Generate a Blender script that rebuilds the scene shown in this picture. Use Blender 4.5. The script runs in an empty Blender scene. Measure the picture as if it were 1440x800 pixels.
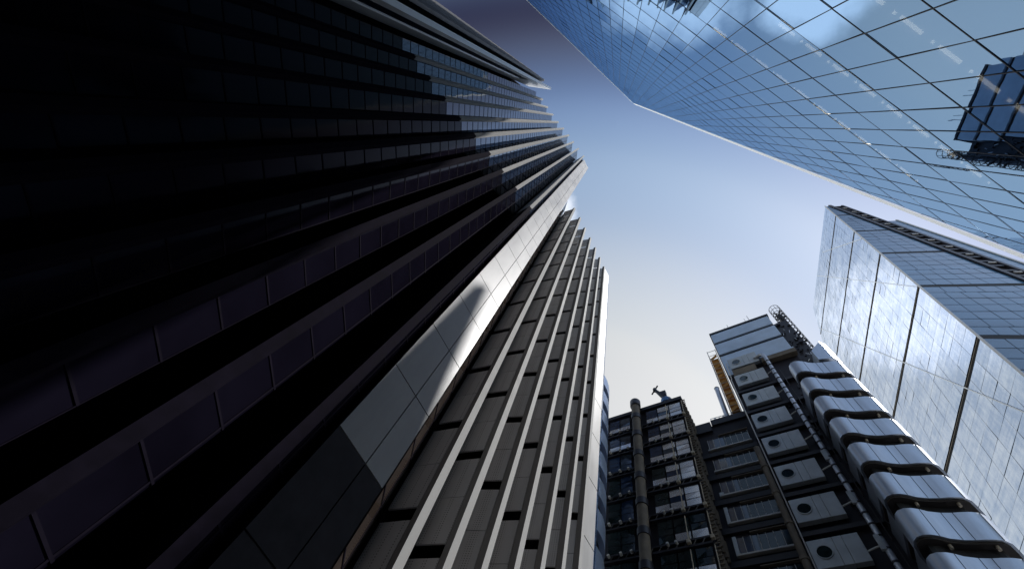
import bpy, bmesh, math, random
from mathutils import Vector, Matrix
random.seed(7)
SC = bpy.context.scene
COL = SC.collection

# ------------------------------------------------------------------ camera
cam_data = bpy.data.cameras.new('camera')
cam_data.sensor_width = 36.0
cam_data.lens = 16.125
cam_data.clip_start = 0.1
cam_data.clip_end = 5000
cam = bpy.data.objects.new('camera', cam_data)
COL.objects.link(cam)
Rm = Matrix(((0.97341156, 0.01853277, 0.22831221),
             (0.09062383, -0.94655788, -0.30954081),
             (0.21037407, 0.32200113, -0.92306989)))
M4 = Rm.to_4x4()
M4.translation = Vector((0, 0, 1.6))
cam.matrix_world = M4
SC.camera = cam

# ------------------------------------------------------------------ sky, sun, exposure
SUN_AZ, SUN_EL = 83.0, 54.0          # azimuth from +Y towards +X
sd = Vector((math.sin(math.radians(SUN_AZ)) * math.cos(math.radians(SUN_EL)),
             math.cos(math.radians(SUN_AZ)) * math.cos(math.radians(SUN_EL)),
             math.sin(math.radians(SUN_EL))))
world = bpy.data.worlds.new('World')
SC.world = world
world.use_nodes = True
wn, wl = world.node_tree.nodes, world.node_tree.links
wn.clear()
wout = wn.new('ShaderNodeOutputWorld')
wbg = wn.new('ShaderNodeBackground')
sky = wn.new('ShaderNodeTexSky')
sky.sky_type = 'NISHITA'
sky.sun_disc = False
sky.sun_elevation = math.radians(SUN_EL)
sky.sun_rotation = math.radians(SUN_AZ)
sky.altitude = 50
sky.air_density = 1.0
sky.dust_density = 0.2
sky.ozone_density = 2.0
wbg.inputs['Strength'].default_value = 0.10
# hazy air: paler and brighter down towards the open end of the street, darkened overhead, raised behind to brighten the facades
wtc = wn.new('ShaderNodeTexCoord')
wdot = wn.new('ShaderNodeVectorMath'); wdot.operation = 'DOT_PRODUCT'
wl.new(wtc.outputs['Generated'], wdot.inputs[0])
wdot.inputs[1].default_value = (math.sin(math.radians(-10))*math.cos(math.radians(41)), math.cos(math.radians(-10))*math.cos(math.radians(41)), math.sin(math.radians(41)))
wmul = wn.new('ShaderNodeValToRGB')
stops = [(0.0, (1.7, 1.45, 1.15)), (0.33, (1.5, 1.28, 1.05)), (0.46, (0.34, 0.27, 0.26)), (0.54, (0.45, 0.34, 0.31)), (0.62, (0.92, 0.84, 0.77)),
         (0.70, (1.60, 1.36, 1.05)), (0.80, (2.15, 1.62, 1.12)), (0.90, (3.3, 2.12, 1.19)), (0.94, (3.65, 2.24, 1.21))]
wmul.color_ramp.interpolation = 'CARDINAL'
while len(wmul.color_ramp.elements) < len(stops): wmul.color_ramp.elements.new(0.5)
for e, (p, c) in zip(wmul.color_ramp.elements, stops):
    e.position = p; e.color = (*[q/4 for q in c], 1)
wl.new(wdot.outputs['Value'], wmul.inputs[0])
wm2 = wn.new('ShaderNodeMixRGB')
wm2.blend_type = 'MULTIPLY'
wm2.inputs['Fac'].default_value = 1.0
wl.new(sky.outputs['Color'], wm2.inputs['Color1'])
wsc = wn.new('ShaderNodeVectorMath'); wsc.operation = 'SCALE'; wsc.inputs['Scale'].default_value = 4.0
wl.new(wmul.outputs['Color'], wsc.inputs[0])
wl.new(wsc.outputs['Vector'], wm2.inputs['Color2'])
# two clouds added behind the left towers, to be reflected in the mirror glass
wcd = wn.new('ShaderNodeVectorMath'); wcd.operation = 'DOT_PRODUCT'
wl.new(wtc.outputs['Generated'], wcd.inputs[0])
CA, CE = math.radians(-57), math.radians(73)
wcd.inputs[1].default_value = (math.sin(CA)*math.cos(CE), math.cos(CA)*math.cos(CE), math.sin(CE))
wno = wn.new('ShaderNodeTexNoise'); wno.inputs['Scale'].default_value = 9; wno.inputs['Detail'].default_value = 7; wno.inputs['Roughness'].default_value = 0.6
wl.new(wtc.outputs['Generated'], wno.inputs['Vector'])
wma = wn.new('ShaderNodeMath'); wma.operation = 'MULTIPLY_ADD'; wma.inputs[1].default_value = 0.022
wl.new(wno.outputs['Fac'], wma.inputs[0]); wl.new(wcd.outputs['Value'], wma.inputs[2])
wmr = wn.new('ShaderNodeMapRange'); wmr.interpolation_type = 'SMOOTHSTEP'
wmr.inputs['From Min'].default_value = 0.997; wmr.inputs['From Max'].default_value = 1.008; wmr.inputs['To Max'].default_value = 0.85
wl.new(wma.outputs[0], wmr.inputs['Value'])
wcm = wn.new('ShaderNodeMixRGB'); wcm.inputs['Color2'].default_value = (7.5, 7.6, 8.0, 1)
wc2 = wn.new('ShaderNodeVectorMath'); wc2.operation = 'DOT_PRODUCT'
wl.new(wtc.outputs['Generated'], wc2.inputs[0])
CA, CE = math.radians(-21), math.radians(68.5)
wc2.inputs[1].default_value = (math.sin(CA)*math.cos(CE), math.cos(CA)*math.cos(CE), math.sin(CE))
wma2 = wn.new('ShaderNodeMath'); wma2.operation = 'MULTIPLY_ADD'; wma2.inputs[1].default_value = 0.007
wl.new(wno.outputs['Fac'], wma2.inputs[0]); wl.new(wc2.outputs['Value'], wma2.inputs[2])
wmr2 = wn.new('ShaderNodeMapRange'); wmr2.interpolation_type = 'SMOOTHSTEP'
wmr2.inputs['From Min'].default_value = 0.9985; wmr2.inputs['From Max'].default_value = 1.002; wmr2.inputs['To Max'].default_value = 0.9
wl.new(wma2.outputs[0], wmr2.inputs['Value'])
wmx = wn.new('ShaderNodeMath'); wmx.operation = 'MAXIMUM'
wl.new(wmr.outputs['Result'], wmx.inputs[0]); wl.new(wmr2.outputs['Result'], wmx.inputs[1])
wl.new(wmx.outputs[0], wcm.inputs['Fac']); wl.new(wm2.outputs['Color'], wcm.inputs['Color1'])
wl.new(wcm.outputs['Color'], wbg.inputs['Color'])
wl.new(wbg.outputs['Background'], wout.inputs['Surface'])

sun_d = bpy.data.lights.new('sun', 'SUN')
sun_d.energy = 2.0
sun_d.angle = math.radians(0.5)
sun_d.color = (1.0, 0.975, 0.945)
sun = bpy.data.objects.new('sun', sun_d)
sun.rotation_euler = (-sd).to_track_quat('-Z', 'Y').to_euler()
sun.location = (0, 0, 300)
COL.objects.link(sun)
SC.view_settings.view_transform = 'Standard'
SC.view_settings.look = 'None'
SC.view_settings.gamma = 1.0
SC.view_settings.exposure = 1.0
SC.view_settings.use_curve_mapping = False
SC.render.engine = 'CYCLES'
SC.cycles.max_bounces = 8
SC.cycles.transparent_max_bounces = 12

# ------------------------------------------------------------------ materials
def mat(name, col, rough=0.5, metal=0.0, ior=1.45, var=0.0, vscale=1.0, bump=0.0, bscale=4.0,
        streak=None, spec=0.5, tint=(1, 1, 1)):
    """Principled surface with wear. streak=(x,y,z) stretches the noise, tint colours the mirror reflection of coated glass."""
    m = bpy.data.materials.new(name)
    m.use_nodes = True
    n, l = m.node_tree.nodes, m.node_tree.links
    b = n['Principled BSDF']
    b.inputs['Base Color'].default_value = (*col, 1)
    b.inputs['Roughness'].default_value = rough
    b.inputs['Metallic'].default_value = metal
    b.inputs['IOR'].default_value = ior
    b.inputs['Specular IOR Level'].default_value = spec
    b.inputs['Specular Tint'].default_value = (*tint, 1)
    if var or bump:
        tc = n.new('ShaderNodeTexCoord')
        mp = n.new('ShaderNodeMapping')
        l.new(tc.outputs['Object'], mp.inputs['Vector'])
        if streak: mp.inputs['Scale'].default_value = streak
    if var:
        no = n.new('ShaderNodeTexNoise')
        no.inputs['Scale'].default_value = vscale
        no.inputs['Detail'].default_value = 6
        no.inputs['Roughness'].default_value = 0.6
        l.new(mp.outputs['Vector'], no.inputs['Vector'])
        r = n.new('ShaderNodeValToRGB')
        r.color_ramp.elements[0].position = 0.3
        r.color_ramp.elements[1].position = 0.7
        r.color_ramp.elements[0].color = (*[c * (1 - var) for c in col], 1)
        r.color_ramp.elements[1].color = (*[min(1, c * (1 + var)) for c in col], 1)
        l.new(no.outputs['Fac'], r.inputs[0])
        l.new(r.outputs['Color'], b.inputs['Base Color'])
        mr = n.new('ShaderNodeMapRange')
        mr.inputs['To Min'].default_value = max(0.02, rough * 0.75)
        mr.inputs['To Max'].default_value = min(1, rough * 1.3)
        l.new(no.outputs['Fac'], mr.inputs['Value'])
        l.new(mr.outputs['Result'], b.inputs['Roughness'])
    if bump:
        n2 = n.new('ShaderNodeTexNoise')
        n2.inputs['Scale'].default_value = bscale
        n2.inputs['Detail'].default_value = 3
        l.new(mp.outputs['Vector'], n2.inputs['Vector'])
        bp = n.new('ShaderNodeBump')
        bp.inputs['Strength'].default_value = bump
        bp.inputs['Distance'].default_value = 0.05
        l.new(n2.outputs['Fac'], bp.inputs['Height'])
        l.new(bp.outputs['Normal'], b.inputs['Normal'])
    return m

def glass_mat(name, tint=(0.8, 0.88, 1.0), trans=(0.10, 0.13, 0.18), base=0.35, rough=0.01, grazing=1.0, var=0.0):
    """coated facade glass: sees darkly into the rooms, mirrors the sky, more so at a slant"""
    m = bpy.data.materials.new(name)
    m.use_nodes = True
    n, l = m.node_tree.nodes, m.node_tree.links
    n.clear()
    out = n.new('ShaderNodeOutputMaterial')
    tr = n.new('ShaderNodeBsdfTransparent'); tr.inputs[0].default_value = (*trans, 1)
    gl = n.new('ShaderNodeBsdfGlossy'); gl.inputs[0].default_value = (*tint, 1); gl.inputs['Roughness'].default_value = rough
    fr = n.new('ShaderNodeFresnel'); fr.inputs[0].default_value = 1.5
    mr = n.new('ShaderNodeMapRange')
    mr.inputs['From Min'].default_value = 0.04
    mr.inputs['From Max'].default_value = 1.0
    mr.inputs['To Min'].default_value = base
    mr.inputs['To Max'].default_value = grazing
    l.new(fr.outputs[0], mr.inputs['Value'])
    mx = n.new('ShaderNodeMixShader')
    l.new(mr.outputs['Result'], mx.inputs[0])
    l.new(tr.outputs[0], mx.inputs[1]); l.new(gl.outputs[0], mx.inputs[2])
    if var:
        tc = n.new('ShaderNodeTexCoord'); no = n.new('ShaderNodeTexNoise')
        no.inputs['Scale'].default_value = 0.35; no.inputs['Detail'].default_value = 2
        l.new(tc.outputs['Object'], no.inputs['Vector'])
        bp = n.new('ShaderNodeBump'); bp.inputs['Strength'].default_value = var; bp.inputs['Distance'].default_value = 0.1
        l.new(no.outputs['Fac'], bp.inputs['Height']); l.new(bp.outputs['Normal'], gl.inputs['Normal'])
    l.new(mx.outputs[0], out.inputs[0])
    return m

def emit_mat(name, col, s):
    m = bpy.data.materials.new(name); m.use_nodes = True
    b = m.node_tree.nodes['Principled BSDF']
    b.inputs['Base Color'].default_value = (*col, 1)
    b.inputs['Emission Color'].default_value = (*col, 1)
    b.inputs['Emission Strength'].default_value = s
    return m

def frosted_mat(name):
    m = bpy.data.materials.new(name); m.use_nodes = True
    n, l = m.node_tree.nodes, m.node_tree.links; n.clear()
    out = n.new('ShaderNodeOutputMaterial'); tr = n.new('ShaderNodeBsdfTranslucent'); df = n.new('ShaderNodeBsdfDiffuse'); mx = n.new('ShaderNodeMixShader')
    tr.inputs[0].default_value = (0.97, 0.97, 0.97, 1); df.inputs[0].default_value = (0.95, 0.95, 0.95, 1); mx.inputs[0].default_value = 0.6
    l.new(tr.outputs[0], mx.inputs[1]); l.new(df.outputs[0], mx.inputs[2]); mx.inputs[0].default_value = 0.4
    l.new(mx.outputs[0], out.inputs[0])
    return m

def streaky_glass(name):
    """pale glazing, sky glare and glints put into its colour, with white blinds and diagonal braces showing through"""
    m = bpy.data.materials.new(name); m.use_nodes = True
    n, l = m.node_tree.nodes, m.node_tree.links
    b = n['Principled BSDF']
    tc = n.new('ShaderNodeTexCoord')
    def layer(rotx, sc, nscale, detail=5):
        mp = n.new('ShaderNodeMapping'); mp.inputs['Rotation'].default_value = (rotx, 0, 0); mp.inputs['Scale'].default_value = sc
        l.new(tc.outputs['Object'], mp.inputs['Vector'])
        no = n.new('ShaderNodeTexNoise'); no.inputs['Scale'].default_value = nscale; no.inputs['Detail'].default_value = detail
        no.inputs['Roughness'].default_value = 0.7
        l.new(mp.outputs['Vector'], no.inputs['Vector'])
        return no.outputs['Fac']
    a = layer(0.5, (1, 0.12, 1.0), 0.9)
    c = layer(-0.7, (1, 1.0, 0.1), 1.1)
    d = layer(0.0, (1, 1.0, 1.0), 0.12, 3)
    ad = n.new('ShaderNodeMath'); ad.operation = 'ADD'; l.new(a, ad.inputs[0]); l.new(c, ad.inputs[1])
    a2 = n.new('ShaderNodeMath'); a2.operation = 'ADD'; l.new(ad.outputs[0], a2.inputs[0]); l.new(d, a2.inputs[1])
    r = n.new('ShaderNodeValToRGB')
    r.color_ramp.elements[0].position = 0.44; r.color_ramp.elements[0].color = (0.46, 0.58, 0.78, 1)
    r.color_ramp.elements[1].position = 0.59; r.color_ramp.elements[1].color = (0.78, 0.87, 1.0, 1)
    dv = n.new('ShaderNodeMath'); dv.operation = 'DIVIDE'; dv.inputs[1].default_value = 3
    l.new(a2.outputs[0], dv.inputs[0]); l.new(dv.outputs[0], r.inputs[0])
    l.new(r.outputs['Color'], b.inputs['Base Color'])
    b.inputs['Metallic'].default_value = 0.8
    b.inputs['Roughness'].default_value = 0.14
    bp = n.new('ShaderNodeBump'); bp.inputs['Strength'].default_value = 0.05; bp.inputs['Distance'].default_value = 0.2
    l.new(a2.outputs[0], bp.inputs['Height']); l.new(bp.outputs['Normal'], b.inputs['Normal'])
    return m

def perforated(name):
    """grey metal sheet with rows of fine perforation"""
    m = mat(name, (0.77, 0.78, 0.80), 0.5, 0.0, var=0.10, vscale=0.6, streak=(1, 1, 0.3))
    n, l = m.node_tree.nodes, m.node_tree.links
    b = n['Principled BSDF']
    tc = n.new('ShaderNodeTexCoord')
    vo = n.new('ShaderNodeTexVoronoi'); vo.inputs['Scale'].default_value = 9; vo.inputs['Randomness'].default_value = 0.0
    l.new(tc.outputs['Object'], vo.inputs['Vector'])
    lt = n.new('ShaderNodeMath'); lt.operation = 'LESS_THAN'; lt.inputs[1].default_value = 0.22
    l.new(vo.outputs['Distance'], lt.inputs[0])
    mx = n.new('ShaderNodeMixRGB'); mx.blend_type = 'MULTIPLY'
    src = b.inputs['Base Color'].links[0].from_socket
    l.new(src, mx.inputs['Color1']); mx.inputs['Color2'].default_value = (0.35, 0.35, 0.35, 1)
    l.new(lt.outputs[0], mx.inputs['Fac'])
    l.new(mx.outputs['Color'], b.inputs['Base Color'])
    return m

MT = dict(
    asphalt=mat('asphalt', (0.05, 0.05, 0.052), 0.85, var=0.3, vscale=2, bump=0.3, bscale=30),
    paving=mat('paving', (0.2, 0.2, 0.19), 0.8, var=0.2, vscale=1.5),
    plinth_shade=mat('shaded_plinth', (0.016, 0.013, 0.024), 0.9, var=0.3, vscale=3, spec=0.03),  # plinth colour taken near black in place of shade
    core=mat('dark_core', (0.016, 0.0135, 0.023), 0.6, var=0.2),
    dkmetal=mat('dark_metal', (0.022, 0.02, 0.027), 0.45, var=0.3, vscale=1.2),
    glass_shade=mat('shaded_glass', (0.0055, 0.0048, 0.010), 0.08, 0.0, spec=0.03, tint=(0.5, 0.65, 1.0), var=0.3, vscale=0.3),  # pane colour darkened to stand in for shade low down
    blade_shade=mat('shaded_blade', (0.035, 0.033, 0.040), 0.7, var=0.35, vscale=1.5, spec=0.2),  # shade on the foot of the blade, as a darker colour
    transom_shade=mat('dark_transom_and_shade', (0.009, 0.0075, 0.014), 0.9, var=0.3, vscale=2, spec=0.03),  # shade on the low cladding as colour; also the dark transoms
    whitetrim=mat('white_trim', (0.9, 0.9, 0.9), 0.3),
    frosted=frosted_mat('frosted_edge_glass'),
    black=mat('black_gap', (0.008, 0.008, 0.011), 0.7),
    white=mat('white_aluminium', (0.33, 0.33, 0.335), 0.42, var=0.13, vscale=0.8, streak=(1, 1, 0.25)),
    fin=mat('fin_white', (0.36, 0.358, 0.355), 0.7, var=0.08, spec=0.2),
    louvre=perforated('perforated_panel'),
    glassd=mat('dark_blue_glass', (0.012, 0.024, 0.055), 0.03, 0.0, tint=(0.35, 0.6, 1.0), ior=1.5, var=0.35, vscale=0.3, bump=0.02, bscale=0.5),
    glassb=mat('bronze_glass', (0.05, 0.038, 0.032), 0.05, 0.0, ior=1.5, var=0.3, vscale=0.3),
    glassl=mat('curved_tower_glass', (0.55, 0.65, 0.85), 0.35, 0.5, var=0.15, vscale=0.5),
    blueface=mat('blue_grey_glass', (0.05, 0.125, 0.23), 0.16, 0.0, tint=(0.5, 0.75, 1.0), ior=1.6, var=0.25, vscale=0.15, streak=(0.3, 1, 2.5)),
    streak=streaky_glass('glare_streak_glass'),  # sky glare painted into the panes
    steel=mat('brushed_steel', (0.46, 0.50, 0.57), 0.40, 0.88, var=0.16, vscale=0.7, streak=(2, 2, 0.3), bump=0.05, bscale=1.5),
    pod=mat('satin_panel', (0.46, 0.48, 0.50), 0.38, 0.35, var=0.12, vscale=0.9, bump=0.03, bscale=1),
    plant=mat('blue_grey_panel', (0.46, 0.56, 0.72), 0.35, 0.15, var=0.12, vscale=0.5),
    pipe=mat('pipe_steel', (0.55, 0.56, 0.6), 0.35, 0.7, var=0.25, vscale=1.5),
    concrete=mat('tan_concrete', (0.16, 0.13, 0.10), 0.7, var=0.3, vscale=1.2),
    bolt=mat('pale_bracket', (0.45, 0.38, 0.29), 0.6, var=0.2, vscale=4),
    orange=mat('orange_board', (0.58, 0.28, 0.07), 0.7, var=0.4, vscale=1.3),
    bluepaint=mat('blue_paint', (0.06, 0.16, 0.38), 0.45, var=0.2),
    paleblue=mat('pale_blue_paint', (0.35, 0.52, 0.75), 0.45),
    greenglass=mat('green_dark_glass', (0.01, 0.02, 0.022), 0.05, 0, ior=1.5, var=0.4, vscale=0.8),
    blueglass=mat('blue_window_glass', (0.02, 0.04, 0.09), 0.06, 0, ior=1.7, var=0.4, vscale=0.6),
    wavy=mat('sun_reflection_glass', (0.95, 0.94, 0.92), 0.22, 0.85, var=0.2, vscale=0.35, streak=(0.5, 0.5, 1.6), bump=0.5, bscale=0.35),  # pale colour stands in for sunlit reflections
    wavyd=mat('rippled_dark_glass', (0.10, 0.12, 0.15), 0.05, 0.6, var=0.5, vscale=0.5, streak=(0.5, 0.5, 1.6), bump=0.5, bscale=0.35),
    mull=mat('mullion_dark', (0.02, 0.021, 0.028), 0.5),
    trim=mat('pale_trim', (0.5, 0.48, 0.46), 0.4, 0.3, var=0.1),
    soffit=mat('soffit_brown', (0.03, 0.024, 0.022), 0.7, var=0.2),
    ceiling=mat('office_ceiling', (0.35, 0.36, 0.36), 0.8),
    scalpel=glass_mat('coated_glass', (0.26, 0.41, 0.60), (0.36, 0.38, 0.40), 0.14, 0.012, 0.97, var=0.03),
    lamp=emit_mat('lamp_tube', (1.0, 0.9, 0.72), 5.5),
)

# ------------------------------------------------------------------ mesh helpers
class MB:
    def __init__(self): self.v = []; self.f = []
    def quad(self, a, b, c, d):
        i = len(self.v); self.v += [Vector(a), Vector(b), Vector(c), Vector(d)]; self.f.append((i, i+1, i+2, i+3)); return self
    def box(self, o, du, dv, dw):
        o, du, dv, dw = Vector(o), Vector(du), Vector(dv), Vector(dw)
        i = len(self.v)
        self.v += [o, o+du, o+du+dv, o+dv, o+dw, o+du+dw, o+du+dv+dw, o+dv+dw]
        fs = [(0,3,2,1), (4,5,6,7), (0,1,5,4), (1,2,6,5), (2,3,7,6), (3,0,4,7)]
        if du.cross(dv).dot(dw) < 0: fs = [tuple(reversed(q)) for q in fs]
        self.f += [tuple(i+k for k in q) for q in fs]; return self
    def prism(self, pts, z0, z1):
        """plan polygon from z0 to z1 (either may be a list, one height per point)"""
        n = len(pts); i = len(self.v)
        zz0 = z0 if isinstance(z0, (list, tuple)) else [z0]*n
        zz1 = z1 if isinstance(z1, (list, tuple)) else [z1]*n
        self.v += [Vector((p[0], p[1], z)) for p, z in zip(pts, zz0)] + [Vector((p[0], p[1], z)) for p, z in zip(pts, zz1)]
        ar = sum(pts[k][0]*pts[(k+1) % n][1] - pts[(k+1) % n][0]*pts[k][1] for k in range(n))
        fs = [tuple(range(n-1, -1, -1)), tuple(range(n, 2*n))] + [(k, (k+1) % n, n+(k+1) % n, n+k) for k in range(n)]
        if ar < 0: fs = [tuple(reversed(q)) for q in fs]
        self.f += [tuple(i+k for k in q) for q in fs]; return self
    def tube(self, path, r, n=10, cap=True):
        path = [Vector(p) for p in path]; rings = []
        for k, p in enumerate(path):
            t = (path[min(k+1, len(path)-1)] - path[max(k-1, 0)]).normalized()
            a = t.orthogonal().normalized() if k == 0 else (rings[-1][1] - t*rings[-1][1].dot(t)).normalized()
            b = t.cross(a); i = len(self.v); rr = r[k] if isinstance(r, (list, tuple)) else r
            self.v += [p + (a*math.cos(2*math.pi*j/n) + b*math.sin(2*math.pi*j/n))*rr for j in range(n)]
            rings.append((i, a))
        for k in range(len(rings)-1):
            i, j = rings[k][0], rings[k+1][0]
            self.f += [(i+q, i+(q+1) % n, j+(q+1) % n, j+q) for q in range(n)]
        if cap:
            i = rings[0][0]; self.f.append(tuple(i+q for q in range(n-1, -1, -1)))
            i = rings[-1][0]; self.f.append(tuple(i+q for q in range(n)))
        return self
    def ring(self, c, r, tr, axis, n=20, m=6):
        axis = Vector(axis).normalized(); a = axis.orthogonal().normalized(); b = axis.cross(a); c = Vector(c)
        i = len(self.v)
        for j in range(n):
            d = a*math.cos(2*math.pi*j/n) + b*math.sin(2*math.pi*j/n)
            for q in range(m):
                t = 2*math.pi*q/m
                self.v.append(c + d*(r + tr*math.cos(t)) + axis*tr*math.sin(t))
        for j in range(n):
            for q in range(m):
                self.f.append((i+j*m+q, i+((j+1) % n)*m+q, i+((j+1) % n)*m+(q+1) % m, i+j*m+(q+1) % m))
        return self
    def build(self, name, m, parent=None, smooth=False, bevel=0.0, origin=None):
        me = bpy.data.meshes.new(name)
        o = bpy.data.objects.new(name, me)
        org = Vector((0, 0, 0))
        if parent is not None:
            p = parent
            while p is not None: org += p.location; p = p.parent
            o.parent = parent
        elif origin is not None:
            org = Vector(origin); o.location = org
        me.from_pydata([tuple(v - org) for v in self.v], [], self.f)
        me.materials.append(MT[m] if isinstance(m, str) else m)
        if smooth:
            for p in me.polygons: p.use_smooth = True
        me.update()
        COL.objects.link(o)
        if smooth:
            md = o.modifiers.new('edges', 'EDGE_SPLIT'); md.split_angle = math.radians(40)
        if bevel:
            b = o.modifiers.new('bevel', 'BEVEL'); b.width = bevel; b.segments = 2; b.limit_method = 'ANGLE'
        return o

def thing(name, loc, label, cat, group=None):
    o = bpy.data.objects.new(name, None); o.location = loc; COL.objects.link(o)
    o['label'] = label; o['category'] = cat
    if group: o['group'] = group
    return o
def V2(a): return Vector((a[0], a[1]))
def xyz(p, z): return Vector((p[0], p[1], z))

# ------------------------------------------------------------------ ground
g = MB().quad((-3000, -3000, 0), (3000, -3000, 0), (3000, 3000, 0), (-3000, 3000, 0)).build('ground', 'paving'); g['kind'] = 'structure'
rd = MB().prism([(1.5, -40), (6.5, -38), (16, 30), (10, 33)], -0.2, 0.004).build('road', 'asphalt'); rd['kind'] = 'structure'
kb = MB().prism([(1.2, -40), (1.5, -40), (10, 33), (9.7, 33.1)], -0.2, 0.12).build('kerb', 'paving'); kb['kind'] = 'structure'

# ------------------------------------------------------------------ saw-tooth tower bays
def bay(root, P, Q, dep, z0, z1, step, glass, shade_to=0.0, flank=True, tilt=0.12):
    """one vertical fold of a pleated facade between fin tips P and Q (P first along the wall)"""
    P, Q = V2(P), V2(Q)
    c = (Q - P); w = c.length; c.normalize()
    o = Vector((c.y, -c.x))
    pb, qb = P - o*0.35, Q - o*0.35
    inner = qb - o*dep - c*dep*tilt
    # glazing: one tilted pane per storey
    gdir = (inner - pb); gl = gdir.length; gdir.normalize(); gn = Vector((-gdir.y, gdir.x))
    if gn.dot(o) < 0: gn = -gn
    mb = MB(); ml = MB(); n = int((z1 - z0)/step*2); h = (z1 - z0)/n
    cols = 2
    for k in range(n):
        for q in range(cols):
            a = pb + gdir*(gl*q/cols + 0.03); b = pb + gdir*(gl*(q+1)/cols - 0.03)
            t = [random.uniform(-0.006, 0.006) for _ in range(4)]
            za, zb = z0 + k*h + 0.03, z0 + (k+1)*h - 0.03
            (mb if za > shade_to else ml).quad(xyz(a + gn*t[0], za), xyz(b + gn*t[1], za), xyz(b + gn*t[2], zb), xyz(a + gn*t[3], zb))
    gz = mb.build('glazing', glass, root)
    if ml.v: ml.build('shaded_glazing', 'glass_shade', root)  # shade on the low panes put into their colour
    tb = MB()
    for k in range(0, n + 1):
        tb.box(xyz(pb + gn*-0.02, z0 + k*h - 0.05), xyz(gdir*gl, 0), xyz(gn*0.045, 0), (0, 0, 0.07))
    tb.box(xyz(pb + gdir*(gl/2 - 0.03) - gn*0.02, z0), xyz(gdir*0.06, 0), xyz(gn*0.04, 0), (0, 0, z1 - z0))
    tb.build('transom_grid', 'transom_shade', gz)
    # perforated flank
    if flank:
        fd = qb - inner; fl = fd.length; fd.normalize(); fn = Vector((fd.y, -fd.x))
        if fn.dot(-c) < 0: fn = -fn
        fb = MB(); db = MB(); up = fb
        nf = int((z1 - z0)/step)
        hs = (z1 - z0)/nf
        off = 0.12*fl
        for k in range(nf):
            za = z0 + k*hs
            zm = za + hs*0.5
            fb = db if za < shade_to - 1 else up
            for (u0, u1) in ((off, fl - 0.04),):
                fb.box(xyz(inner + fd*u0, za + 0.34), xyz(fd*(u1-u0), 0), xyz(fn*0.08, 0), (0, 0, zm - za - 0.36))
                fb.box(xyz(inner + fd*u0, zm + 0.02), xyz(fd*(u1-u0), 0), xyz(fn*0.08, 0), (0, 0, za + hs - zm - 0.30))
        up.build('louvre_panel', 'louvre', root)
        if db.v: db.build('shaded_panel', 'transom_shade', root)  # low panels coloured dark to imitate shade
    # white fin at the tip
    zf = max(z0, shade_to); FW = 0.36
    if zf > z0 and flank:
        MB().box(xyz(qb - c*0.08, z0), xyz(c*FW, 0), xyz(o*0.33, 0), (0, 0, zf - z0 - 0.05)).build('shaded_fin', 'transom_shade', root)  # fin below the sunlit part, its shade put into the colour
    if flank: MB().box(xyz(qb - c*0.08, zf), xyz(c*FW, 0), xyz(o*0.35, 0), (0, 0, z1 - zf + 0.5)).build('fin', 'fin', root)
    return inner

# ------------------------------------------------------------------ tall pleated tower (left)
Z1 = 126.6
tall = thing('office_tower', (-26, 2, 0), 'tall dark office tower with pleated blue glass folds between two white end blades', 'skyscraper')
t1 = [(-19.5, -9.9), (-18.3, -7.9), (-17.1, -5.91), (-15.86, -3.99), (-14.6, -2.05), (-13.32, -0.37), (-12.04, 1.42),
      (-10.92, 3.18), (-9.73, 4.96), (-8.44, 6.94)]
BASE = 4.0
inn = []
for P, Q in zip(t1[:-1], t1[1:]):
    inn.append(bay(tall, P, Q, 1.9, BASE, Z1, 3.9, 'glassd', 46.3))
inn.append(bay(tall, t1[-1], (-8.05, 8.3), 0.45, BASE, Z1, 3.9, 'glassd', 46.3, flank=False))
corepts = [(p.x - 0.25, p.y + 0.1) for p in inn]
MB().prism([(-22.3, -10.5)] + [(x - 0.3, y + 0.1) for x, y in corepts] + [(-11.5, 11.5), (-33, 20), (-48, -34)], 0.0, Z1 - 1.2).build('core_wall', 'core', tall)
MB().prism([(-22.4, -11.6), (-20, -11.2), (-18.9, -9.6), (-8.2, 6.9), (-8.9, 8.0), (-7.45, 10.15), (-7.45, 10.3), (-9.2, 11.5), (-30, 14)], 0.0, [BASE]*9).build('plinth', 'plinth_shade', tall)  # near-black colour imitates shade at street level
# lower white blade: panels with open joints on a dark backing
bl = [Vector((-8.45, 7.98)), Vector((-7.47, 10.27))]
bd = (bl[1] - bl[0]); bL = bd.length; bd.normalize(); bo = Vector((bd.y, -bd.x))
MB().prism([bl[0] - bo*0.06, bl[1] - bo*0.06 - bd*0.02, (-9.3, 11.5), (-10.9, 9.4)], 0, Z1 + 0.2).build('blade_backing', 'dkmetal', tall)
mb = MB()
zs = 4.3; dk = False
k = 0
while zs < Z1:
    h = min(3.9, Z1 + 0.8 - zs)
    if zs > 9 and not dk:
        mb.build('shaded_blade_wall', 'blade_shade', tall); mb = MB(); dk = True  # lowest blade panels coloured dark in place of shade
    mb.box(xyz(bl[0] + bd*0.0, zs + 0.03), xyz(bd*(bL*0.60 - 0.02), 0), xyz(-bo*0.06, 0), (0, 0, h - 0.06))
    mb.box(xyz(bl[0] + bd*(bL*0.60 + 0.02), zs + 0.03), xyz(bd*(bL*0.40 - 0.02), 0), xyz(-bo*0.06, 0), (0, 0, h - 0.06))
    zs += 3.9; k += 1
mb.build('blade_wall', 'white', tall)
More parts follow.
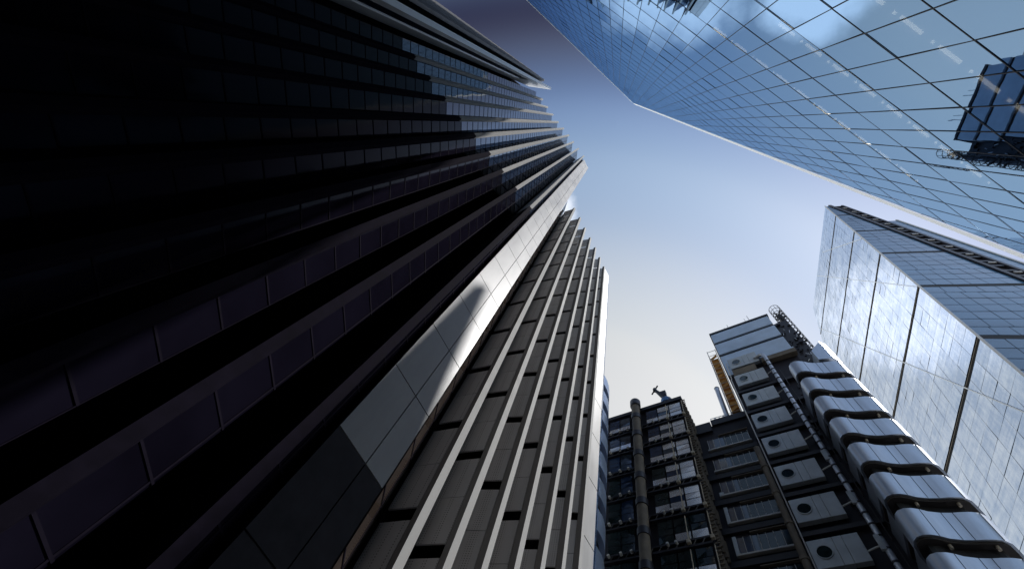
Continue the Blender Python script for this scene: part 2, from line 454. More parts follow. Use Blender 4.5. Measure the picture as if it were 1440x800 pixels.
# upper blade: white with a slot of glass that stops short of the tip
ub = [Vector((-21.75, -11.25)), Vector((-16.12, -9.86))]
ud = (ub[1] - ub[0]); uL = ud.length; ud.normalize(); uo = Vector((-ud.y, ud.x))
uo = uo if uo.dot(-ub[0]) > 0 else -uo
um = MB()
um.box(xyz(ub[0], BASE), xyz(ud*uL*0.42, 0), xyz(-uo*0.5, 0), (0, 0, Z1 + 1.2 - BASE))
um.box(xyz(ub[0] + ud*uL*0.80, BASE), xyz(ud*uL*0.20, 0), xyz(-uo*0.5, 0), (0, 0, Z1 + 1.2 - BASE))
um.box(xyz(ub[0] + ud*uL*0.42, Z1 - 24), xyz(ud*uL*0.38, 0), xyz(-uo*0.5, 0), (0, 0, 25.2))
um.build('blade_wall', 'whitetrim', tall)
MB().box(xyz(ub[0] + ud*uL*0.42 - uo*0.1, BASE), xyz(ud*uL*0.38, 0), xyz(-uo*0.3, 0), (0, 0, Z1 - 24 - BASE)).build('slot_window', 'glassd', tall)
# far flank: dark facade whose roofline runs away to the upper left
fdir = Vector((-0.777, -0.629)); fst = Vector((-17.3, -11.75))
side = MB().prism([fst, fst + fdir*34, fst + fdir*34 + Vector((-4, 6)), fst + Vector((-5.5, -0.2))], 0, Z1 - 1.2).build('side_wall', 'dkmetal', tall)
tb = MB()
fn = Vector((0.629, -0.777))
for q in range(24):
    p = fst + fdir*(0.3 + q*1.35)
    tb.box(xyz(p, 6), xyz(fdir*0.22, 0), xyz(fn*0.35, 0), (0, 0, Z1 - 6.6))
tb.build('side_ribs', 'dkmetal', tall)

# ------------------------------------------------------------------ lower pleated tower
Z2 = 76.6
BASE = 8.0
low = thing('office_tower', (-9, 22, 0), 'lower curved office tower with stepped white fins and grey perforated panels', 'office tower')
t2 = [(-7.7, 10.9), (-6.9, 12.3), (-6.05, 13.92), (-5.32, 15.67), (-4.51, 17.37), (-3.76, 19.09), (-3.06, 20.82), (-2.41, 22.45)]
inn2 = []
for P, Q in zip(t2[:-1], t2[1:]):
    inn2.append(bay(low, P, Q, 1.42, BASE, Z2, 4.9, 'glassb', 0.0, tilt=0.3))
MB().prism([(x - 0.25, y + 0.1) for x, y in [(-9.2, 11.7)] + [tuple(p) for p in inn2]] + [(-3.1, 23.6), (-4.5, 26.5), (-16, 29), (-20, 18)], 0, Z2 - 0.8).build('core_wall', 'core', low)
MB().prism([(-8.0, 11.2), (-6.7, 12.4), (-2.5, 22.3), (-2.2, 23.6), (-5, 26), (-18, 24)], 0, BASE).build('plinth', 'plinth_shade', low)  # shade at the foot of the tower put into the colour
e0, e1 = Vector((-2.41, 22.50)), Vector((-1.78, 23.9))
ed = (e1 - e0); eL = ed.length; ed.normalize(); eo = Vector((ed.y, -ed.x))
mb = MB(); zs = BASE
while zs < Z2:
    h = min(4.9, Z2 + 0.4 - zs)
    mb.box(xyz(e0, zs + 0.04), xyz(ed*eL, 0), xyz(-eo*0.1, 0), (0, 0, h - 0.08)); zs += 4.9
mb.build('end_blade', 'white', low)
MB().prism([e0 - eo*0.1, e1 - eo*0.1, (-2.9, 24.6), (-3.4, 23.4)], 0, Z2).build('blade_backing', 'dkmetal', low)
MB().prism([(-1.95, 24.1), (-1.75, 24.9), (-2.3, 27), (-3.6, 26)], 0, Z2 - 2).build('end_glazing', 'blueglass', low)

# ------------------------------------------------------------------ round banded tower behind it
cyl = thing('round_tower', (-7.4, 38.0, 0), 'round blue glass tower with dark bands behind the lower pleated tower', 'tower')
def circ(cx, cy, r, n=40): return [(cx + r*math.cos(2*math.pi*k/n), cy + r*math.sin(2*math.pi*k/n)) for k in range(n)]
MB().prism(circ(-7.2, 38, 4.85), 0, 62.2).build('core_wall', 'black', cyl, smooth=True)
z = 63.6
while z > 3:
    MB().prism(circ(-7.2, 38, 5.4), z - 2.5, z).build('window_band', 'glassl', cyl, smooth=True)
    z -= 4.3

# ------------------------------------------------------------------ wedge tower (right)
HZ = 215.3; KS = 0.18797
def wx(z): return 83.62 - KS*(HZ - z)
wedge = thing('wedge_tower', (80, 62, 0), 'tapering glass skyscraper with one pale glare-coloured sloping face and one dark blue face', 'skyscraper')
lv = [215.3, 195.3, 168.8, 141.8, 114.5, 88.1, 61.5, 34.5, 7.0]
def yfar(z): return 85.0 + (215.3 - z)*0.2
MB().prism([(wx(0) + 1.0, 40.8), (92, 40.8), (92, 108), (wx(0) + 1.0, 127)], 0, 0.5)
cb = MB()
i0 = [(wx(0) + 0.5, 40.4, 0), (91, 40.4, 0), (91, 118, 0), (wx(0) + 0.5, yfar(0) - 0.4, 0)]
i1 = [(wx(214.8) + 0.5, 40.4, 214.8), (91, 40.4, 214.8), (91, 84, 214.8), (wx(214.8) + 0.5, yfar(214.8) - 0.4, 214.8)]
cb.v = [Vector(p) for p in i0 + i1]; cb.f = [(3, 2, 1, 0), (4, 5, 6, 7), (0, 1, 5, 4), (1, 2, 6, 5), (2, 3, 7, 6), (3, 0, 4, 7)]
cb.build('core_wall', 'core', wedge)
for k in range(len(lv) - 1):
    zt, zb = lv[k] - 0.7, lv[k+1] + 0.7
    sb = MB()
    nb = 18; nr = 7 if k else 5
    nn = Vector((-1, 0, KS)).normalized()
    def pt(z, f): return Vector((wx(z), 40.15 + (yfar(z) - 40.15)*f, z))
    for r in range(nr):
        for q in range(nb):
            za, zc = zb + (zt - zb)*r/nr + 0.022, zb + (zt - zb)*(r + 1)/nr - 0.022
            f0, f1 = (q + 0.008)/nb, (q + 0.992)/nb
            t = random.gauss(0, 0.012); u_ = random.gauss(0, 0.012)
            sb.quad(pt(za, f0) + nn*(t + u_), pt(zc, f0) + nn*(t - u_), pt(zc, f1) - nn*(t + u_), pt(za, f1) - nn*(t - u_))
    sb.build('sloping_glazing', 'streak', wedge)
    lb = MB()
    # dark recess line along the slope at each big level, with a thin pale rail
    zz = lv[k+1]
    lb.box((wx(zz) + 0.05, 40.0, zz - 0.7), (0.4, 0, 0), (0, yfar(zz) - 40.0, 0), (KS*1.4, 0, 1.4))
    lb.box((wx(zz) + 0.3, 40.05, zz - 0.75), (84.9 - wx(zz), 0, 0), (0, 0.3, 0), (0, 0, 1.5))
    lb.build('level_band', 'black', wedge)
    rl = MB()
    rl.box((wx(zz) - 0.10, 40.0, zz - 0.12), (0.12, 0, 0), (0, yfar(zz) - 40.0, 0), (0, 0, 0.22))
    rl.build('level_rail', 'concrete', wedge)
    # side face: rows of panes
    fb = MB(); nr = 7 if k else 5
    for r in range(nr):
        za = zb + (zt - zb)*r/nr; zc = zb + (zt - zb)*(r + 1)/nr - 0.22
        xa0, xc0 = wx(za) + 0.15, wx(zc) + 0.15
        nc = max(1, int((84.6 - xa0)/3.0))
        for q in range(nc):
            u0, u1 = q/nc, (q + 1)/nc
            g_ = 0.06
            P0 = Vector((xa0 + (84.6 - xa0)*u0 + g_, 40, za)); P1 = Vector((xa0 + (84.6 - xa0)*u1 - g_, 40, za))
            P2 = Vector((xc0 + (84.6 - xc0)*u1 - g_, 40, zc)); P3 = Vector((xc0 + (84.6 - xc0)*u0 + g_, 40, zc))
            for p in (P0, P1, P2, P3): p.y += random.uniform(-0.02, 0.02)
            fb.quad(P0, P1, P2, P3)
    fb.build('side_glazing', 'blueface', wedge)
# pale edge along the ridge
rb = MB()
a, b = Vector((wx(0), 40, 0)), Vector((wx(HZ), 40, HZ))
rb.box(a + Vector((-0.12, -0.12, 0)), b - a, (0.3, 0, 0), (0, 0.3, 0))
rb.build('ridge_trim', 'trim', wedge)
# braces seen as bright lines on the sloping face
def sp(y, z): return Vector((wx(z) - 0.09, y, z))
for (p, q) in (((69.8, 214.0), (40.4, 115.0)), ((58.1, 209.0), (40.4, 159.9)), ((88.0, 200.0), (41.0, 61.5))):
    p, q = sp(*p), sp(*q); bb = MB()
    nn = Vector((-1, 0, KS)).normalized(); sd_ = (q - p).normalized().cross(nn)*0.10
    bb.box(p - sd_, q - p, sd_*2, nn*0.03); bb.build('brace', 'whitetrim', wedge)
# ladder frame
lf = MB()
lf.box((84.8, 39.6, 0), (1.0, 0, 0), (0, 1.2, 0), (0, 0, 215.2))
lf.box((88.7, 39.6, 0), (0.8, 0, 0), (0, 1.2, 0), (0, 0, 213.5))
z = 4.0
while z < 212:
    lf.box((85.8, 39.8, z), (2.9, 0, 0), (0, 0.8, 0), (0, 0, 0.9)); z += 3.85
lf.build('ladder_frame', 'dkmetal', wedge)
z = 6.0
while z < 210:
    MB().box((86.6, 39.5, z), (1.5, 0, 0), (0, 0.25, 0), (0, 0, 0.5)).build('landing_edge', 'trim', wedge); z += 7.7
MB().box((84.9, 41.0, 0), (4.5, 0, 0), (0, 3, 0), (0, 0, 214)).build('shaft', 'black', wedge)
MB().box((90.6, 46.5, 0), (17.2, 0, 0), (0, 26, 0), (0, 0, 210)).build('service_core', 'core', wedge)
cbm = MB(); z = 2.0
while z < 208:
    for q in range(5):
        cbm.box((90.7 + q*3.42, 46.2, z), (3.3, 0, 0), (0, 0.25, 0), (0, 0, 3.7))
    z += 3.85
cbm.build('core_glazing', 'blueface', wedge)
MB().box((107.4, 45.9, 0), (0.7, 0, 0), (0, 0.5, 0), (0, 0, 210.6)).build('corner_post', 'trim', wedge)

# ------------------------------------------------------------------ pointed mirror-glass tower (upper right)
AZN = math.radians(140.4)
SN = Vector((math.sin(AZN), math.cos(AZN), 0)); SS = Vector((-math.cos(AZN), math.sin(AZN), 0)); DS = 7.9
def S(s, z, d=0.0): return SS*s + SN*(DS + d) + Vector((0, 0, z))
mirror = thing('glass_tower', tuple(S(0, 0, 12)), 'pointed mirror glass skyscraper with white edge trim and ceiling lamps behind the panes', 'skyscraper')
APEX = (0.2, 162.5); SR, SL = 5.17, 2.40       # apex and the two edge slopes
def smax(z): return APEX[0] + (APEX[1] - z)/SR
def smin(z): return APEX[0] - (APEX[1] - z)/SL
FH = 4.17; Z0 = 19.85 - FH*4
rows = []
z = Z0
while z < APEX[1] - 3: rows.append(z); z += FH
PW = 1.6; S0 = 0.9
mbg = MB(); grid = MB()
for r, z in enumerate(rows):
    z1 = z + FH
    kmin = math.floor((smin(z) - S0)/PW); kmax = math.ceil((smax(z) - S0)/PW)
    for k in range(kmin, kmax + 1):
        a0, a1 = S0 + k*PW, S0 + (k + 1)*PW
        pts = []
        # clip the pane to the gable
        poly = [(a0, z), (a1, z), (a1, z1), (a0, z1)]
        def clip(poly, f):
            outp = []
            for i in range(len(poly)):
                p, q = poly[i], poly[(i + 1) % len(poly)]
                fp, fq = f(p), f(q)
                if fp >= 0: outp.append(p)
                if fp*fq < 0:
                    t = fp/(fp - fq); outp.append((p[0] + (q[0]-p[0])*t, p[1] + (q[1]-p[1])*t))
            return outp
        poly = clip(poly, lambda p: smax(p[1]) - p[0])
        if len(poly) > 2: poly = clip(poly, lambda p: p[0] - smin(p[1]))
        if len(poly) < 3: continue
        tx, tz = random.gauss(0, 0.003), random.gauss(0, 0.003)
        ac, zc = (a0 + a1)/2, (z + z1)/2
        i = len(mbg.v)
        for p in poly: mbg.v.append(S(p[0], p[1], (p[0] - ac)*tx + (p[1] - zc)*tz))
        mbg.f.append(tuple(range(i, i + len(poly))))
gzm = mbg.build('glazing', 'scalpel', mirror)
for z in rows:
    grid.box(S(smin(z), z - 0.022, -0.018), SS*(smax(z) - smin(z)), SN*0.012, (0, 0, 0.045))
k = -50
while S0 + k*PW < smax(0):
    s = S0 + k*PW
    if s > smin(0):
        top = APEX[1] - (s - APEX[0])*SR if s > APEX[0] else APEX[1] - (APEX[0] - s)*SL
        grid.box(S(s - 0.016, 0, -0.02), SS*0.032, SN*0.013, (0, 0, top))
    k += 1
grid.build('mullion_grid', 'mull', gzm)
tm = MB()
for (sa, za, sb_, zb) in ((smax(0), 0, APEX[0], APEX[1]), (smin(0), 0, APEX[0], APEX[1])):
    d_ = Vector((sb_ - sa, zb - za)); d_.normalize(); nx = Vector((d_.y, -d_.x)); nx = nx if nx.x*(1 if sa > 0 else -1) > 0 else -nx
    w_ = 1.0 if sa > 0 else 0.55
    ow = SS*(nx.x*w_) + Vector((0, 0, nx.y*w_))
    n_ = 40
    for q in range(n_):                       # frosted sheets with open joints, standing off the glass
        a = S(sa, za, -0.05) + (S(sb_, zb) - S(sa, za))*((q + 0.006)/n_); b = S(sa, za, -0.05) + (S(sb_, zb) - S(sa, za))*((q + 0.994)/n_)
        tm.quad(a, b, b + ow, a + ow)
tm.build('edge_fin', 'frosted', mirror)
for z in rows:
    if smax(z + FH) - smin(z + FH) > 2:
        fl = MB(); fl.box(S(smin(z + FH + 0.4) + 0.6, z + FH + 0.12, 0.25), SS*(smax(z + FH + 0.4) - smin(z + FH + 0.4) - 1.2), SN*5.5, (0, 0, 0.3)); fl.build('floor_plate', 'ceiling', mirror)
cr = MB()
P3 = [(smax(0) - 0.4, 0), (APEX[0], APEX[1] - 3), (smin(0) + 0.4, 0)]
i = 0
cr.v = [S(s, z, 5.9) for s, z in P3] + [S(s, z, 30) for s, z in P3]
cr.f = [(2, 1, 0), (3, 4, 5), (0, 1, 4, 3), (1, 2, 5, 4), (2, 0, 3, 5)]
cr.build('core_wall', 'core', mirror)
nl = 0
for j, (zl, s_lo, s_hi, off) in enumerate(((24.04, 2.6, 13.0, 0.0), (32.38, 3.6, 18.5, 0.35), (40.72, 1.5, 19.5, 0.1), (49.06, -3.0, 17.5, 0.6))):
    s = s_lo + off
    while s < s_hi and s < smax(zl) - 0.6:
        MB().box(S(s, zl, 1.0), SS*1.05, SN*0.13, (0, 0, 0.05)).build('ceiling_lamp', 'lamp', mirror)
        MB().box(S(s + 1.52, zl, 1.0), SS*0.12, SN*0.10, (0, 0, 0.05)).build('ceiling_lamp', 'lamp', mirror)
        s += 1.86; nl += 1

# ------------------------------------------------------------------ dark steel building with outside services (bottom right)
N23 = Vector((math.sin(math.radians(23)), math.cos(math.radians(23)), 0)); U23 = Vector((N23.y, -N23.x, 0))
def L(u, d, z): return U23*u + N23*d + Vector((0, 0, z))
def LB(mb, u, d, z, du, dd, dz): return mb.box(L(u, d, z), U23*du, N23*dd, (0, 0, dz))
steel = thing('services_building', tuple(L(0, 50, 0)), 'dark steel office building with outside pipes, porthole panels and curved steel bands', 'office building')
MBB = lambda: MB()
LB(MB(), -0.2, 42.5, 0, 10.1, 13, 72).build('tower_core', 'core', steel)
LB(MB(), -0.15, 42.3, 70.9, 10.0, 12, 14.4).build('plant_box', 'dkmetal', steel)
for (z0, z1) in ((81.75, 85.0), (77.3, 81.0), (72.6, 76.5)):
    p = MB()
    LB(p, -0.15, 42.0, z0, 10.05, 0.28, z1 - z0)
    p.build('plant_panel', 'plant', steel, bevel=0.05)
LB(MB(), -0.3, 41.9, 85.15, 10.4, 12.2, 0.5).build('roof_edge', 'dkmetal', steel)
LB(MB(), 5.2, 41.6, 70.6, 4.9, 0.8, 1.0).build('plant_sill', 'concrete', steel)
LB(MB(), 4.9, 41.75, 71.9, 5.2, 0.3, 0.3).build('plant_ledge', 'plant', steel)
LB(MB(), -0.1, 41.98, 70.2, 0.9, 0.3, 2.3).build('plant_return', 'plant', steel)
# porthole panels
for i, zt in enumerate((74.1, 69.0, 63.9, 58.9, 54.0, 48.95, 44.0, 39.0, 34.0, 29.0)):
    h = 2.95 if i == 0 else 2.9
    u0 = 0.6 - 0.07*i if i else 0.62
    pb = MB()
    for (a, b) in ((0.0, 2.15), (2.17, 2.95), (2.97, 4.3)):
        LB(pb, u0 + a, 41.6, zt - h, b - a, 0.6, h)
    pan = pb.build('porthole_panel', 'pod', steel, bevel=0.04)
    c = L(u0 + 1.12, 41.58, zt - h*0.48)
    MB().tube([c + N23*0.0, c - N23*0.03], 0.62, 24).build('porthole', 'greenglass', pan)
    MB().ring(c - N23*0.02, 0.66, 0.06, N23, 28).build('porthole_ring', 'pod', pan)
    if i:
        st = MB(); st.tube([L(u0 + 4.3, 41.75, zt - 1.9), L(5.6, 41.5, zt - 1.75)], 0.09, 6)
        st.build('pipe_strut', 'trim', steel)
# tan concrete soffit under the top panel
LB(MB(), 0.65, 41.75, 69.35, 3.4, 0.5, 1.6).build('tan_soffit', 'concrete', steel)
pp = MB(); pp.tube([L(4.3, 41.6, 72.0), L(5.2, 41.4, 72.2), L(5.65, 41.3, 71.9), L(5.8, 41.3, 71.0), L(5.8, 41.3, 4)], 0.27, 14)
pipe = pp.build('service_pipe', 'pipe', steel, smooth=True)
jr = MB(); z = 69.5
while z > 5:
    MB().tube([L(5.8, 41.3, z), L(5.8, 41.3, z + 0.14)], 0.33, 14).build('pipe_joint', 'dkmetal', pipe); z -= 1.27
for z in (47.5, 41.5, 36.4, 31.5):
    LB(MB(), 5.35, 40.95, z, 0.42, 0.3, 1.5).build('pipe_lagging', 'pod', pipe, bevel=0.04)
p2 = MB(); p2.tube([L(-0.55, 41.5, 3), L(-0.55, 41.5, 52.5)], 0.34, 12); 
col2 = p2.build('concrete_column', 'concrete', steel, smooth=True)
jr = MB(); z = 5.0
while z < 52: MB().tube([L(-0.55, 41.5, z), L(-0.55, 41.5, z + 0.35)], 0.42, 12).build('column_collar', 'concrete', col2); z += 4.0
thin = MB(); thin.tube([L(0.0, 41.4, 3), L(0.0, 41.4, 68)], 0.07, 6); thin.tube([L(0.1, 41.4, 68), L(0.3, 41.45, 73)], 0.06, 6)
thin.build('thin_pipe', 'trim', steel)
# dense small fittings between panels and pipe
for q in range(60):
    fit = MB()
    z = random.uniform(30, 71); u = random.uniform(4.9, 9.4)
    LB(fit, u, 42.0 + random.uniform(0, .3), z, random.uniform(.08, .5), 0.3, random.uniform(.08, .9)); fit.build('wall_fitting', 'dkmetal', steel)
fl2 = MB()
for z in [66.3 - 5.0*k for k in range(9)]:
    LB(fl2, -0.2, 41.9, z - 1.5, 10.0, 0.7, 0.5)
    fl2.tube([L(6.6, 41.8, z - 3.5), L(6.6, 41.8, z + 1.2)], 0.06, 5)
fl2.build('floor_beams', 'dkmetal', steel)

# middle block
LB(MB(), -7.9, 44.3, 0, 7.8, 12, 62.6).build('middle_block', 'core', steel)
LB(MB(), -5.0, 44.0, 62.4, 5.0, 12, 1.2).build('parapet', 'dkmetal', steel)
LB(MB(), -7.5, 43.9, 61.2, 2.4, 2.0, 2.0).build('parapet', 'dkmetal', steel)
for i in range(7):
    zb = 57.3 - 4.08*i; h = 2.15
    w = MB(); LB(w, -6.2, 44.15, zb, 5.4, 0.2, h)
    win = w.build('strip_window', 'greenglass', steel)
    bb = MB(); LB(bb, -6.2, 44.10, zb + 0.02, 2.1, 0.03, h - 0.04); bb.build('blue_pane', 'blueglass', win)
    mm = MB()
    for q in range(8): LB(mm, -6.2 + 5.36*q/7, 44.0, zb, 0.05, 0.16, h)
    mm.build('mullion', 'trim', win)
    sl = MB(); LB(sl, -6.35, 43.75, zb - 0.22, 5.7, 0.5, 0.2); sl.build('sill', 'trim', win, bevel=0.02)
    tl = MB(); LB(tl, -4.6, 43.85, zb + h + 0.25, 3.9, 0.35, 0.12); tl.build('head_trim', 'concrete', win)
    if i > 1:
        lp = MB(); LB(lp, -6.5, 43.8, zb - 0.2, 0.4 if i > 2 else 0.5, 0.35, (h + 0.2) if i > 2 else 0.6); lp.build('end_panel', 'pod', win, bevel=0.03)
    bm = MB(); LB(bm, -7.9, 43.95, zb - 1.3, 7.6, 0.4, 0.7); bm.build('spandrel_beam', 'dkmetal', steel)

# stair and lift tower at the left end
LB(MB(), -21.5, 40.4, 0, 13.8, 12, 65.0).build('lift_tower', 'core', steel)
LB(MB(), -21.6, 39.8, 64.7, 14.1, 12.8, 0.7).build('roof_edge', 'dkmetal', steel)
for i in range(8):
    zt = 64.2 - 4.2*i
    for (ua, ub_, nc) in ((-13.2, -7.85, 3), (-19.0, -15.7, 2)):
        wd = (ub_ - ua)/nc
        for q in range(nc):
            right = ua > -14
            bright = [2, 1, 0] if not right else ([0, 1, 2] if q == nc - 1 else ([0, 2] if q == nc - 2 else [0]))  # bands given a pale colour as painted sunlit reflections
            if not right: bright = [0] if i < 2 else []
            if i > 4: bright = [0] if (right and q > 0) else []
            wp = MB(); bps = []
            for bi, (f0, f1) in enumerate(((0.0, 0.34), (0.37, 0.62), (0.65, 1.0))):
                a = ua + q*wd + 0.08; hh = 3.0
                t = [random.uniform(-0.03, 0.03) for _ in range(4)]
                tgt = MB() if bi in bright else wp
                if bi in bright: bps.append(tgt)
                tgt.quad(L(a, 40.0 + t[0], zt - hh + hh*f0), L(a + wd - 0.16, 40.0 + t[1], zt - hh + hh*f0), L(a + wd - 0.16, 40.0 + t[2], zt - hh + hh*f1), L(a, 40.0 + t[3], zt - hh + hh*f1))
            if wp.v:
                wo = wp.build('window', ('blueglass', 'greenglass', 'wavyd')[(i*3 + q*2 + (1 if i > 2 else 0)) % 3] if i < 5 else 'greenglass', steel)
            else:
                wo = bps.pop(0).build('window', 'wavy', steel)
            for b_ in bps: b_.build('reflection_band', 'wavy', wo)
    bm = MB()
    LB(bm, -19.3, 39.75, zt - 4.05, 11.6, 0.45, 0.22); LB(bm, -19.3, 39.75, zt - 3.35, 11.6, 0.45, 0.22)
    u = -18.7
    while u < -7.8: bm.tube([L(u, 39.8, zt - 4.0), L(u + 0.5, 39.8, zt - 3.2)], 0.06, 5); u += 0.9
    bm.build('floor_truss', 'dkmetal', steel)
    for u in (-10.0, -7.6):
        b_ = MB(); LB(b_, u - 0.18, 39.45, zt - 3.75, 0.4, 0.45, 0.42); LB(b_, u - 0.02, 39.6, zt - 3.6, 0.1, 0.2, 3.4)
        b_.build('bracket', 'bolt', steel, bevel=0.06)
    for u in (-17.2, -16.0, -12.1, -11.2, -18.6):
        b_ = MB(); b_.tube([L(u, 39.7, zt - 3.5), L(u, 39.35, zt - 3.4)], 0.16, 8)
        b_.build('wall_lamp', 'trim', steel)
    eb = MB()
    for q in range(6): LB(eb, -7.5, 40.1 + q*0.75, zt - 3.0 + q*0.02, 0.3, 0.18, 2.6)
    for q in range(9): LB(eb, -7.55, 39.9, zt - 3.6 + q*0.46, 0.45, 0.14, 0.12)
    eb.build('ladder', 'concrete', steel)
tc = MB(); tc.tube([L(-14.45, 39.3, 0), L(-14.45, 39.3, 66.4)], 0.62, 18); cc = tc.build('concrete_column', 'concrete', steel, smooth=True)
cap = MB(); cap.tube([L(-14.45, 39.3, 65.2), L(-14.45, 39.3, 65.4), L(-14.45, 39.3, 66.6), L(-14.45, 39.3, 67.0)], [0.62, 0.8, 0.8, 0.5], 18); cap.build('column_cap', 'dkmetal', cc, smooth=True)
jb = MB()
for i in range(15):
    z = 62.0 - 4.2*i; MB().tube([L(-14.45, 39.3, z), L(-14.45, 39.3, z + 0.9)], 0.74, 18).build('column_collar', 'dkmetal', cc, smooth=True)
hp = MB(); hp.tube([L(-16.6, 41, 64.5), L(-16.6, 41, 65.9), L(-16.2, 41, 66.3), L(-15.2, 41, 66.4)], 0.5, 10); hp.build('roof_duct', 'dkmetal', steel, smooth=True)

# curved steel bands of the round-ended stair tower
foot = [(21.6, 32.6), (20.6, 31.3), (20.15, 30.5), (20.02, 29.95), (20.15, 29.55), (20.5, 29.3), (21.0, 29.22), (21.5, 29.27), (22.1, 29.42), (22.9, 29.45), (23.6, 29.36),
        (24.1, 29.24), (24.7, 29.15), (25.2, 29.17), (25.7, 29.42), (26.2, 29.95), (27.4, 31.4), (28.9, 33.2), (30.5, 35.5), (26, 38), (22.5, 35.5)]
cen = Vector((25.0, 32.6))
def inset(pts, f): return [tuple(cen + (Vector(p) - cen)*f) for p in pts]
def offs(pts, d):
    res = []
    n = len(pts)
    for i in range(n):
        a, b = Vector(pts[i-1]), Vector(pts[(i+1) % n]); t = (b - a).normalized(); nr = Vector((-t.y, t.x))
        if nr.dot(cen - Vector(pts[i])) < 0: nr = -nr
        res.append(tuple(Vector(pts[i]) + nr*d))
    return res
MB().prism(offs(foot, 0.7), 0, 58.5).build('stair_core', 'black', steel)
for i in range(14):
    zt = 57.45 - 3.86*i
    b_ = MB().prism(foot, zt - 2.42, zt)
    o = b_.build('steel_band', 'steel', steel, smooth=True)
    for k in (7, 9, 10, 13):
        se = MB()
        p = Vector(foot[k]); d_ = (p - cen).normalized()
        se.tube([xyz(p + d_*0.01, zt - 2.42), xyz(p + d_*0.01, zt)], 0.018, 4)
        se.build('panel_seam', 'black', o)
    so = MB().prism(offs(foot, 0.18), zt - 2.6, zt - 2.43); so.build('band_soffit', 'soffit', o)
    for k in (8, 12):
        p = Vector(offs(foot, 0.42)[k]); kn = MB(); kn.tube([xyz(p, zt - 2.9), xyz(p, zt - 2.58)], 0.12, 10); kn.build('soffit_lamp', 'bolt', o)
# angled top band
MB().prism([(23.7, 29.6), (25.3, 29.35), (26.3, 30.0), (28.5, 33.0), (24.5, 33)], 58.7, [61.0, 63.2, 63.6, 63.2, 61.0]).build('top_band', 'steel', steel, smooth=True)
# caged maintenance mast
cg = MB(); base_p = L(12.5, 45.5, 0)
for k in range(24):
    z = 93.4 - 1.35*k
    cg.ring(base_p + Vector((0, 0, z)), 0.95, 0.05, (0, 0, 1), 18, 4)
for q in range(10):
    a = 2*math.pi*q/10
    cg.tube([base_p + Vector((0.95*math.cos(a), 0.95*math.sin(a), 58)), base_p + Vector((0.95*math.cos(a), 0.95*math.sin(a), 93.4))], 0.035, 4)
for k in range(90):
    z = random.uniform(58, 91); a = random.uniform(0, 6.28)
    cg.tube([base_p + Vector((0.9*math.cos(a), 0.9*math.sin(a), z)), base_p + Vector((0.9*math.cos(a + 2.4), 0.9*math.sin(a + 2.4), z + random.uniform(.4, 1.6)))], random.uniform(.03, .14), 5)
cg.tube([base_p + Vector((0, 0, 55)), base_p + Vector((0, 0, 90))], 0.45, 8)
cg.build('caged_mast', 'dkmetal', steel)
sh = MB(); LB(sh, 9.95, 43.2, 50, 2.2, 5, 33.5); LB(sh, 9.9, 42.9, 50, 3.2, 6, 15.5); LB(sh, 11.2, 43.5, 65, 1.2, 3, 10); sh.build('riser_shaft', 'dkmetal', steel)
for q in range(80):
    cl = MB()
    z = random.uniform(55, 83); LB(cl, random.uniform(9.9, 12.2), 43.0 + random.uniform(-.3, .2), z, random.uniform(.1, .5), .3, random.uniform(.1, .7)); cl.build('riser_fitting', 'dkmetal', steel)
for q in range(26):
    br = MB()
    z = random.uniform(56, 80); u = random.uniform(10, 13); br.tube([L(u, 42.75, z), L(u + random.uniform(-.3, .3), 42.7, z + random.uniform(.2, .8))], .05, 5); br.build('bright_fitting', 'pipe', steel)

# ------------------------------------------------------------------ things standing on or against it
sc = thing('scaffold_tower', tuple(L(-1.1, 45, 62.6)), 'narrow scaffold tower boarded in orange beside the blue panelled plant box', 'scaffold')
f = MB()
for (u, d_) in ((-1.9, 44.2), (-0.45, 44.2), (-1.9, 45.6), (-0.45, 45.6)):
    f.tube([L(u, d_, 62.6), L(u, d_, 83.6)], 0.06, 6)
for k in range(14):
    z = 62.8 + 1.58*k
    for (a, b) in (((-1.9, 44.2), (-0.45, 44.2)), ((-1.9, 45.6), (-0.45, 45.6)), ((-1.9, 44.2), (-1.9, 45.6)), ((-0.45, 44.2), (-0.45, 45.6))):
        f.tube([L(a[0], a[1], z), L(b[0], b[1], z)], 0.05, 5)
f.build('frame', 'trim', sc)
for k in range(12):
    z = 62.9 + 1.58*k
    b_ = MB(); LB(b_, -1.75, 44.35, z, 1.2, 1.1, 0.12)
    b_.box(L(-1.75, 44.36, z + 0.1), U23*1.15 + Vector((0, 0, 0.9 if k % 2 else 0.1)), N23*0.08, (0, 0, 0.75))
    b_.build('board', 'orange', sc)
fu = MB(); fu.tube([L(-3.0, 51.5, 62.6), L(-3.0, 51.5, 82.8)], 0.42, 14); fu.ring(L(-3.0, 51.5, 82.8), 0.42, 0.07, (0, 0, 1), 16)
fo = fu.build('flue_pipe', 'pipe', None, smooth=True, origin=tuple(L(-3.0, 51.5, 62.6)))
fo['label'] = 'slim grey flue pipe rising from the roof left of the orange scaffold'; fo['category'] = 'chimney'
ra = MB()
for k in range(8):
    u = -5.0 + k*0.62; ra.tube([L(u, 45.2, 63.6), L(u, 45.2, 65.6)], 0.05, 5)
for z in (64.4, 65.0, 65.6): ra.tube([L(-5.0, 45.2, z), L(-0.6, 45.2, z)], 0.05, 5)
for k in range(7):
    u = -5.0 + k*0.62; ra.tube([L(u, 45.2, 64.4 + (k % 2)*1.2), L(u + 0.62, 45.2, 65.6 - (k % 2)*1.2)], 0.035, 4)
rr = ra.build('roof_railing', MT['paleblue'], None, origin=tuple(L(-3, 45.2, 63.6)))
rr['label'] = 'pale blue lattice railing on the roof below the flue pipe'; rr['category'] = 'railing'
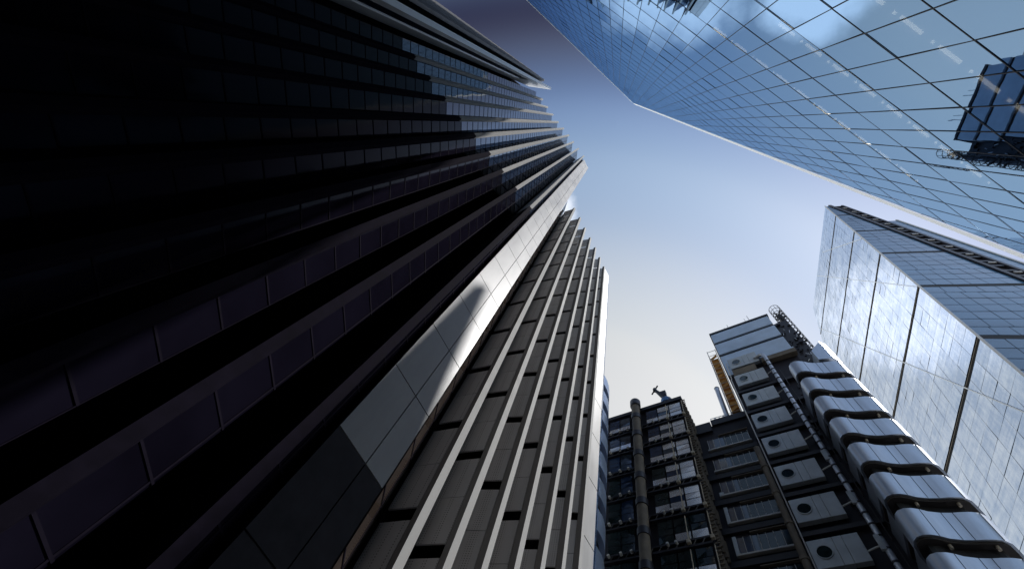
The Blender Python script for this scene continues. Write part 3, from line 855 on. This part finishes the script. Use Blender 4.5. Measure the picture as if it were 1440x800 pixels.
# antennas on the plant box roof
an0 = None
for i, (u, d_, h, lab) in enumerate(((7.6, 45.5, 9.2, 'taller thin aerial on the plant box roof, right of its neighbour'), (3.5, 45.5, 8.4, 'thin aerial on the plant box roof, nearest the scaffold'))):
    if i == 0:
        t = MB(); zb = 85.6
        t.tube([L(u, d_, zb), L(u, d_, zb + h)], 0.06, 5); t.tube([L(u - 0.7, d_, zb + h*0.92), L(u - 0.7, d_, zb)], 0.045, 5)
        t.tube([L(u - 0.7, d_, zb + h*0.5), L(u, d_, zb + h*0.5)], 0.02, 4)
        an0 = t.build('aerial', 'trim', None, origin=tuple(L(u, d_, zb))); o = an0
    else:
        o = an0.copy(); COL.objects.link(o); o.location = L(u, d_, 85.6); o.scale = (1, 1, 0.9)
    o['label'] = lab; o['category'] = 'aerial'; o['group'] = 'aerials on the plant box roof'
# window cleaning crane on the lift tower roof
crn = thing('roof_crane', tuple(L(-10.2, 41.6, 65.4)), 'small blue and black maintenance crane on the lift tower roof', 'crane')
b_ = MB(); LB(b_, -10.9, 41.2, 65.4, 1.5, 1.6, 2.2); b_.tube([L(-10.2, 41.9, 67.6), L(-10.2, 41.9, 68.6)], 0.9, 14); b_.build('base', 'bluepaint', crn, bevel=0.08)
b_ = MB(); b_.tube([L(-9.1, 41.6, 66.6), L(-10.4, 41.6, 69.2), L(-11.6, 41.6, 71.9)], [0.5, 0.42, 0.26], 8); LB(b_, -10.9, 41.3, 69.6, 0.9, 0.6, 1.2); b_.build('boom', 'dkmetal', crn)
b_ = MB(); b_.tube([L(-12.3, 41.6, 71.2), L(-11.2, 41.6, 73.2)], 0.13, 6); b_.tube([L(-11.75, 41.6, 71.9), L(-11.75, 41.6, 72.5)], 0.32, 8); b_.build('spreader_arm', 'dkmetal', crn)
b_ = MB(); b_.tube([L(-8.9, 41.0, 66.3), L(-7.6, 41.0, 66.2)], 0.16, 6); b_.build('counterweight', 'dkmetal', crn)

# ------------------------------------------------------------------ unseen slab added to shadow the white blade
nb = thing('shadow_slab', (54, 10, 0), 'unseen slab added behind the mirror glass tower to shadow the white blade', 'shadow slab')
q = [(46, 15.6), (47, 14.9), (66, 16), (63, 20.5)]
MB().prism(q, 0, 103).build('shadow_slab_body', 'concrete', nb)
